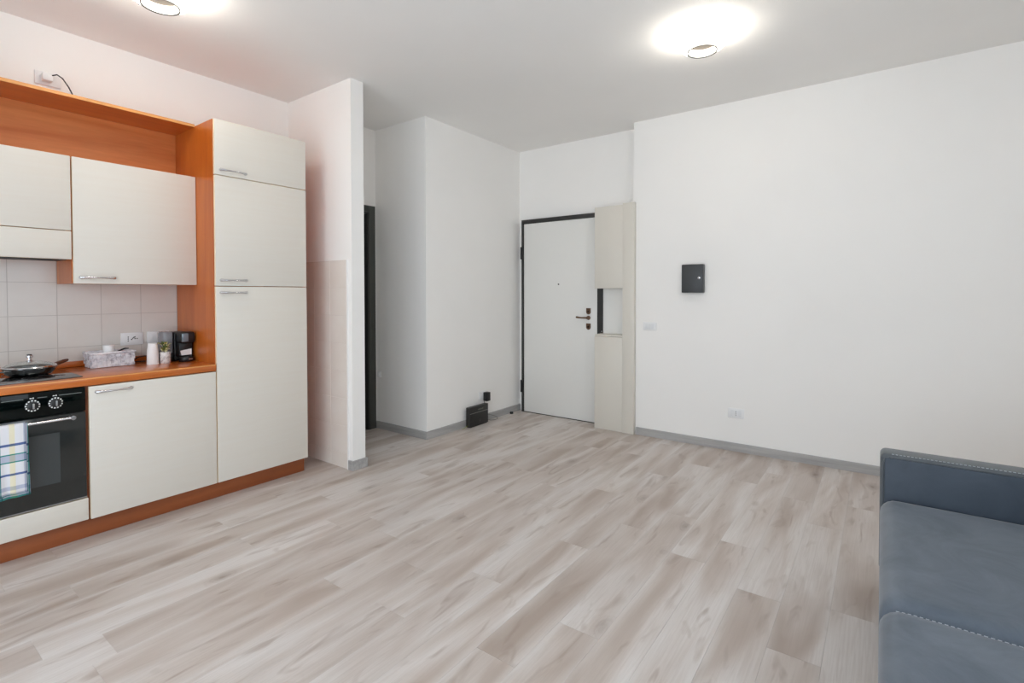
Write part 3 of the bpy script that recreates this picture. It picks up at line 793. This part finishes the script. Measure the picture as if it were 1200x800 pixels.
# ------------------------------------------------------------------ wall sockets
def socket_x(name, label, x, y0, y1, z0, z1, kind):
    t_ = thing(name, label, 'socket', (x, (y0+y1)/2, z0))
    part('cover_plate', M_WPLAST, t_, x, x+0.008, y0, y1, z0, z1, bev=0.003)
    iy0, iy1, iz0, iz1 = y0+0.020, y1-0.020, z0+0.014, z1-0.014
    ins = part('insert', M_WPLAST, t_, x+0.0078, x+0.0095, iy0, iy1, iz0, iz1, bev=0.0008)
    if kind == 'socket':
        bm = new_bm(); zc = (iz0+iz1)/2
        for dz in (-0.012, 0, 0.012): lathe(bm, [(0, 0), (0.0038, 0), (0, 0.0006)], (x+0.0095, iy0+0.018, zc+dz), 10, 'x')
        for dy, dz in ((-0.016, -0.004), (-0.010, 0.003), (-0.004, 0.008), (0.002, 0.011), (0.002, 0), (0.013, 0)): lathe(bm, [(0, 0), (0.0038, 0), (0, 0.0006)], (x+0.0095, iy0+0.052+dy, zc+dz), 10, 'x')
        obj('pin_holes', bm, M_DOT, ins)
    return t_
s1 = socket_x('double_socket', 'white wall socket with pin holes on the tiles above the basket', XK+0.0005, 1.106, 1.226, 0.945, 1.024, 'socket')
socket_x('blank_socket_plate', 'blank white socket plate on the tiles behind the white cup', XK+0.0005, 1.248, 1.372, 0.945, 1.024, 'blank')
# socket with lead above the overhead shelf
XW = XK-0.006
hs = thing('high_socket', 'white wall socket with a plug and black lead above the overhead shelf', 'socket', (XW, 0.79, 2.46))
part('cover_plate', M_WPLAST, hs, XW, XW+0.012, 0.728, 0.842, 2.455, 2.530, bev=0.004)
part('plug', M_WPLAST, hs, XW+0.012, XW+0.060, 0.752, 0.800, 2.470, 2.515, bev=0.008)
obj('lead', tube(new_bm(), [(XW+0.055, 0.790, 2.502), (XW+0.070, 0.812, 2.512), (XW+0.075, 0.835, 2.497), (XW+0.07, 0.862, 2.458), (XW+0.06, 0.890, 2.405), (XW+0.055, 0.915, 2.352)], 0.0035, 8), M_BLACK, hs, True)
def socket_y(name, label, xc, zc, ww, hh, dots):
    t_ = thing(name, label, 'socket', (xc, YR, zc-hh/2))
    part('cover_plate', M_WPLAST, t_, xc-ww/2, xc+ww/2, YR-0.008, YR, zc-hh/2, zc+hh/2, bev=0.003)
    for k in range(3):
        a = xc-ww/2+0.020+k*(ww-0.04)/3
        q = part('insert', M_WPLAST2, t_, a+0.001, a+(ww-0.04)/3-0.001, YR-0.0098, YR-0.0075, zc-hh/2+0.014, zc+hh/2-0.014, bev=0.0008)
        if dots and k == 1:
            bm = new_bm()
            for dz in (-0.013, 0, 0.013): lathe(bm, [(0, 0), (0.003, 0), (0, -0.0006)], ((2*a+(ww-0.04)/3)/2, YR-0.0098, zc+dz), 10, 'y')
            obj('pin_holes', bm, M_DOT, q)
    return t_
socket_y('light_switch', 'white triple light switch on the far wall beside the door panel', -1.655, 0.978, 0.120, 0.072, False)
socket_y('wall_socket', 'white wall socket low on the far wall above the baseboard', -0.937, 0.306, 0.122, 0.078, True)
# small corridor switch
cs = thing('corridor_switch', 'small grey switch on the corridor wall beside the dark door', 'switch', (-3.80, YB, 0.45))
part('cover_plate', M_WPLAST2, cs, -3.845, -3.795, YB-0.008, YB, 0.485, 0.535, bev=0.003)
part('rocker', M_WPLAST, cs, -3.835, -3.805, YB-0.011, YB-0.0078, 0.495, 0.525, bev=0.001)

# key box on the far wall
KY = YR-0.062
kb = thing('key_box', 'dark grey metal key box with a round lock on the far wall', 'key box', (-1.275, YR, 1.272))
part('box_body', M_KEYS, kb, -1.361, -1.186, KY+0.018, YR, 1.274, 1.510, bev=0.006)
kd = part('box_door', M_KEY, kb, -1.361, -1.186, KY, KY+0.0175, 1.274, 1.510, bev=0.007)
lk = obj('lock', lathe(new_bm(), [(0, 0), (0.0115, 0), (0.0115, -0.004), (0.009, -0.006), (0, -0.006)], (-1.216, KY, 1.396), 20, 'y'), M_CHROME, kd, True)
part('key_slot', M_DOT, lk, -1.2172, -1.2148, KY-0.0066, KY-0.0058, 1.391, 1.401)

# router, adapter, socket behind
ro = thing('router', 'black upright router box standing on the floor against the baseboard', 'router', (-3.145, 3.735, 0))
RX0, RX1 = -3.168, -3.122
rb = part('case', plain('router_black', (34, 33, 32), 0.4), ro, RX0, RX1, 3.590, 3.868, 0.004, 0.190, bev=0.004)
part('groove_line', plain('router_line', (128, 126, 120), 0.4), ro, RX1-0.001, RX1+0.0015, 3.594, 3.864, 0.128, 0.133)
part('foot', M_BLACKM, ro, RX0+0.004, RX1-0.004, 3.61, 3.85, 0.0, 0.005)
M_FAINT = plain('faint_grey_print', (104, 106, 92), 0.5)
bm = new_bm()
for k in range(6): bx(bm, RX1, RX1+0.0006, 3.715+k*0.013, 3.724+k*0.013, 0.150, 0.160+0.003*(k % 2))
obj('printed_mark', bm, M_FAINT, ro)
bm = new_bm()
lathe(bm, [(0.008, 0), (0.0095, 0), (0.0095, 0.0006), (0.008, 0.0006)], (RX1, 3.742, 0.052), 16, 'x', close=True); bx(bm, RX1, RX1+0.0006, 3.741, 3.743, 0.028, 0.044)
obj('printed_emblem', bm, M_FAINT, ro)
obj('data_cable', tube(new_bm(), [(-3.150, 3.86, 0.08), (-3.140, 3.90, 0.070), (-3.128, 3.96, 0.050), (-3.118, 4.00, 0.030), (-3.115, 4.01, 0.008), (-3.125, 3.97, 0.004), (-3.135, 3.92, 0.010), (-3.145, 3.86, 0.030)], 0.0028, 8), plain('grey_cable', (120, 118, 114), 0.5), ro, True)
obj('green_cable', tube(new_bm(), [(-3.150, 3.595, 0.020), (-3.150, 3.565, 0.012), (-3.152, 3.545, 0.004), (-3.150, 3.52, 0.003)], 0.0025, 8), plain('yellow_green_cable', (140, 150, 70), 0.5), ro, True)
ws = thing('low_socket', 'white wall socket behind the black router adapter', 'socket', (XB, 3.86, 0.22))
part('cover_plate', M_WPLAST, ws, XB, XB+0.008, 3.80, 3.925, 0.226, 0.304, bev=0.003)
part('insert', M_WPLAST2, ws, XB+0.0078, XB+0.0095, 3.82, 3.905, 0.240, 0.290, bev=0.0008)
pa = thing('power_adapter', 'black power adapter plugged in above the router', 'adapter', (XB+0.03, 3.90, 0.20))
part('adapter_block', M_BLACK, pa, XB+0.0095, XB+0.060, 3.862, 3.918, 0.205, 0.292, bev=0.006)
obj('adapter_lead', tube(new_bm(), [(XB+0.04, 3.872, 0.235), (XB+0.05, 3.835, 0.232), (XB+0.052, 3.825, 0.215), (XB+0.046, 3.838, 0.195), (XB+0.044, 3.842, 0.180)], 0.0026, 8), M_BLACK, pa, True)
# little black door stop near the corner
ds = thing('door_stop', 'tiny black door stop on the floor by the door frame', 'door stop', (-3.150, 4.290, 0))
obj('rubber_body', lathe(new_bm(), [(0, 0), (0.017, 0), (0.018, 0.004), (0.017, 0.018), (0.013, 0.023), (0, 0.024)], (-3.146, 4.290, 0), 20), M_BLACKM, ds, True)
obj('fixing_screw', lathe(new_bm(), [(0, 0.0235), (0.005, 0.0235), (0.004, 0.026), (0, 0.0265)], (-3.146, 4.290, 0), 12), M_STEEL, ds, True)

# ------------------------------------------------------------------ ceiling lamps
em = NT('lit_opal_glass'); em.base((0.9, 0.88, 0.84)); em.set(Roughness=0.4)
em.b.inputs['Emission Color'].default_value = (1.0, 0.945, 0.85, 1); em.b.inputs['Emission Strength'].default_value = LAMP_STRENGTH
M_LIT = em.m
def glow(name, st):
    g = NT(name); g.base((0.9, 0.88, 0.84)); g.set(Roughness=0.4)
    g.b.inputs['Emission Color'].default_value = (1.0, 0.945, 0.85, 1); g.b.inputs['Emission Strength'].default_value = st
    return g.m
M_GLOW = glow('glowing_ring_glass', 1.5)
M_DIM = plain('shaded_cap', (150, 138, 124), 0.6)
M_RIM = plain('grey_rim', (120, 118, 114), 0.6)
def ceiling_lamp(label, x, y):
    t_ = thing('ceiling_lamp', label, 'lamp', (x, y, ZC-0.113))
    c = (x, y, ZC)
    obj('ceiling_mount', lathe(new_bm(), [(0, 0), (0.055, 0), (0.055, -0.018), (0.05, -0.024), (0, -0.024)], c, 32), M_WPLAST, t_, True)
    obj('stem', lathe(new_bm(), [(0, -0.024), (0.02, -0.024), (0.02, -0.060), (0, -0.060)], c, 20), M_WPLAST, t_, True)
    obj('glass_dish', lathe(new_bm(), [(0.084, -0.088), (0.112, -0.084), (0.126, -0.070), (0.131, -0.030), (0.136, -0.030), (0.131, -0.074), (0.115, -0.090), (0.084, -0.094)], c, 48, close=True), M_LIT, t_, True)
    rg = obj('inner_ring', lathe(new_bm(), [(0.078, -0.060), (0.084, -0.060), (0.084, -0.108), (0.083, -0.110), (0.079, -0.110), (0.078, -0.108)], c, 48, close=True), M_GLOW, t_, True)
    obj('ring_edge', lathe(new_bm(), [(0.0785, -0.1095), (0.0855, -0.1085), (0.0855, -0.113), (0.0785, -0.113)], c, 48, close=True), M_RIM, rg, True)
    obj('inner_cap', lathe(new_bm(), [(0, -0.060), (0.078, -0.060), (0.078, -0.066), (0.072, -0.068), (0, -0.070)], c, 40), M_DIM, t_, True)
    return t_
ceiling_lamp('lit round glass ceiling lamp in front of the long white far wall', -0.866, 3.075)
ceiling_lamp('lit round glass ceiling lamp over the kitchen cabinets', -2.886, 1.012)

# ------------------------------------------------------------------ sofa
def sofa_mat(name, d, l, rough=0.62):
    n = NT(name); v = n.coords((1, 1, 1))
    a = n.noise(v, 4.5, 6, 0.65, 1.2)
    n.base(n.ramp(a, [(0.3, s2l(d)), (0.7, s2l(l))]))
    n.set(Roughness=rough, Sheen_Weight=0.25, Sheen_Roughness=0.4)
    n.bump(n.noise(v, 260, 3), 0.12, 0.001); return n.m
M_SOFA = sofa_mat('blue_grey_suede', (74, 85, 97), (100, 109, 120))
M_SOFAG = sofa_mat('grey_suede_border', (76, 82, 87), (92, 97, 101))
M_SOFAD = sofa_mat('navy_grey_leather', (48, 58, 70), (62, 72, 84), 0.5)
M_STITCH = plain('pale_thread', (196, 202, 208), 0.8)
SX0, SX1 = 0.0, 0.94
SYF, SYN = 2.735, 0.62       # outer faces of both arms
AT = 0.125; AZ = 0.600; SZ = 0.425
so = thing('sofa', 'blue-grey leather sofa with low arm and pale contrast stitching', 'sofa', ((SX0+SX1)/2, (SYF+SYN)/2, 0))
part('base', M_SOFAD, so, SX0+0.012, SX1-0.02, SYN+AT, SYF-AT, 0.10, 0.265, bev=0.02)
def rounded_slab(y0, y1, x0, x1, z0, z1, r):
    bm = bx(new_bm(), x0, x1, y0, y1, z0, z1)
    bmesh.ops.bevel(bm, geom=bm.edges[:], offset=r, segments=5, affect='EDGES', profile=0.5)
    return bm
def stitch_line(pts, parent, d=0.0125, ln=0.0075, r=0.0011):
    bm = new_bm(); acc = 0; P = [Vector(p) for p in pts]
    for a, b in zip(P[:-1], P[1:]):
        L = (b-a).length; s = -acc % d
        while s + ln < L:
            u = (b-a)/L; tube(bm, [a+u*s, a+u*(s+ln)], r, 5); s += d
        acc = (acc + L) % d
    return obj('stitching', bm, M_STITCH, parent)
def arm(yin, yout, sg):
    o = obj('arm', rounded_slab(min(yin, yout), max(yin, yout), SX0, SX1-0.02, 0.10, AZ, 0.022), M_SOFAG, so, True)
    # darker inset panel on the inner face, framed by a welt
    pa_ = obj('arm_panel', rounded_slab(min(yin, yin-sg*0.006), max(yin, yin-sg*0.006), SX0+0.016, SX1-0.04, 0.14, AZ-0.014, 0.003), M_SOFAD, o, True)
    z = AZ-0.010
    obj('welt', tube(new_bm(), [(SX0+0.010, yin-sg*0.001, 0.2), (SX0+0.010, yin-sg*0.001, z-0.03), (SX0+0.016, yin-sg*0.001, z-0.010), (SX0+0.032, yin-sg*0.001, z), (SX1-0.03, yin-sg*0.001, z)], 0.0032, 8), M_SOFAG, o, True)
    stitch_line([(SX0+0.04, yin+sg*0.010, AZ+0.0003), (SX1-0.03, yin+sg*0.010, AZ+0.0003)], o)
    return o
arm(SYF-AT, SYF, 1); arm(SYN+AT, SYN, -1)
def cushion(y0, y1):
    """soft seat cushion with a crowned top and rounded edges"""
    bm = new_bm(); NX, NY = 26, 26; g = []
    x0, x1, z0, z1 = SX0+0.002, SX1-0.20, 0.262, SZ
    def h(s, t_):
        ex = min(s, 1-s)*(x1-x0); ey = min(t_, 1-t_)*(y1-y0)
        R = 0.055
        def fall(e, R): return 1 if e >= R else math.sqrt(max(0, 1-((R-e)/R)**2))
        return z1 - R*(1-fall(ex, R)) - 0.040*(1-fall(ey, 0.05)) + 0.010*math.sin(math.pi*s)*math.sin(math.pi*t_)
    def ease(k, N):
        t_ = k/N; return 0.5-0.5*math.cos(math.pi*t_)
    for i in range(NX+1):
        g.append([])
        for j in range(NY+1):
            s, t_ = ease(i, NX), ease(j, NY)
            g[i].append(bm.verts.new((x0+(x1-x0)*s, y0+(y1-y0)*t_, h(s, t_))))
    for i in range(NX):
        for j in range(NY): bm.faces.new((g[i][j], g[i+1][j], g[i+1][j+1], g[i][j+1]))
    ring = [g[i][0] for i in range(NX+1)] + [g[NX][j] for j in range(1, NY+1)] + [g[i][NY] for i in range(NX-1, -1, -1)] + [g[0][j] for j in range(NY-1, 0, -1)]
    low = [bm.verts.new((q.co.x, q.co.y, z0)) for q in ring]
    n = len(ring)
    for k in range(n): bm.faces.new((ring[k], ring[(k+1) % n], low[(k+1) % n], low[k]))
    bm.faces.new(low)
    o = obj('seat_cushion', bm, M_SOFA, so, True)
    yy = y1-0.018
    stitch_line([(x0+(x1-x0)*k/20, yy, h(k/20, (yy-y0)/(y1-y0))+0.0008) for k in range(1, 20)], o)
    return o
YM = 1.715
cushion(YM+0.001, SYF-AT-0.002); cushion(SYN+AT+0.002, YM-0.001)
# backrest
bm = rounded_slab(SYN+AT+0.004, SYF-AT-0.004, SX1-0.20, SX1, 0.12, 0.82, 0.05)
obj('backrest', bm, M_SOFA, so, True)
for y in (SYN+0.07, SYF-0.07):
    for x in (SX0+0.06, SX1-0.08):
        obj('foot', lathe(new_bm(), [(0, 0), (0.020, 0), (0.024, 0.098), (0.024, 0.101), (0, 0.101)], (x, y, 0), 18), M_STEEL, so, True)
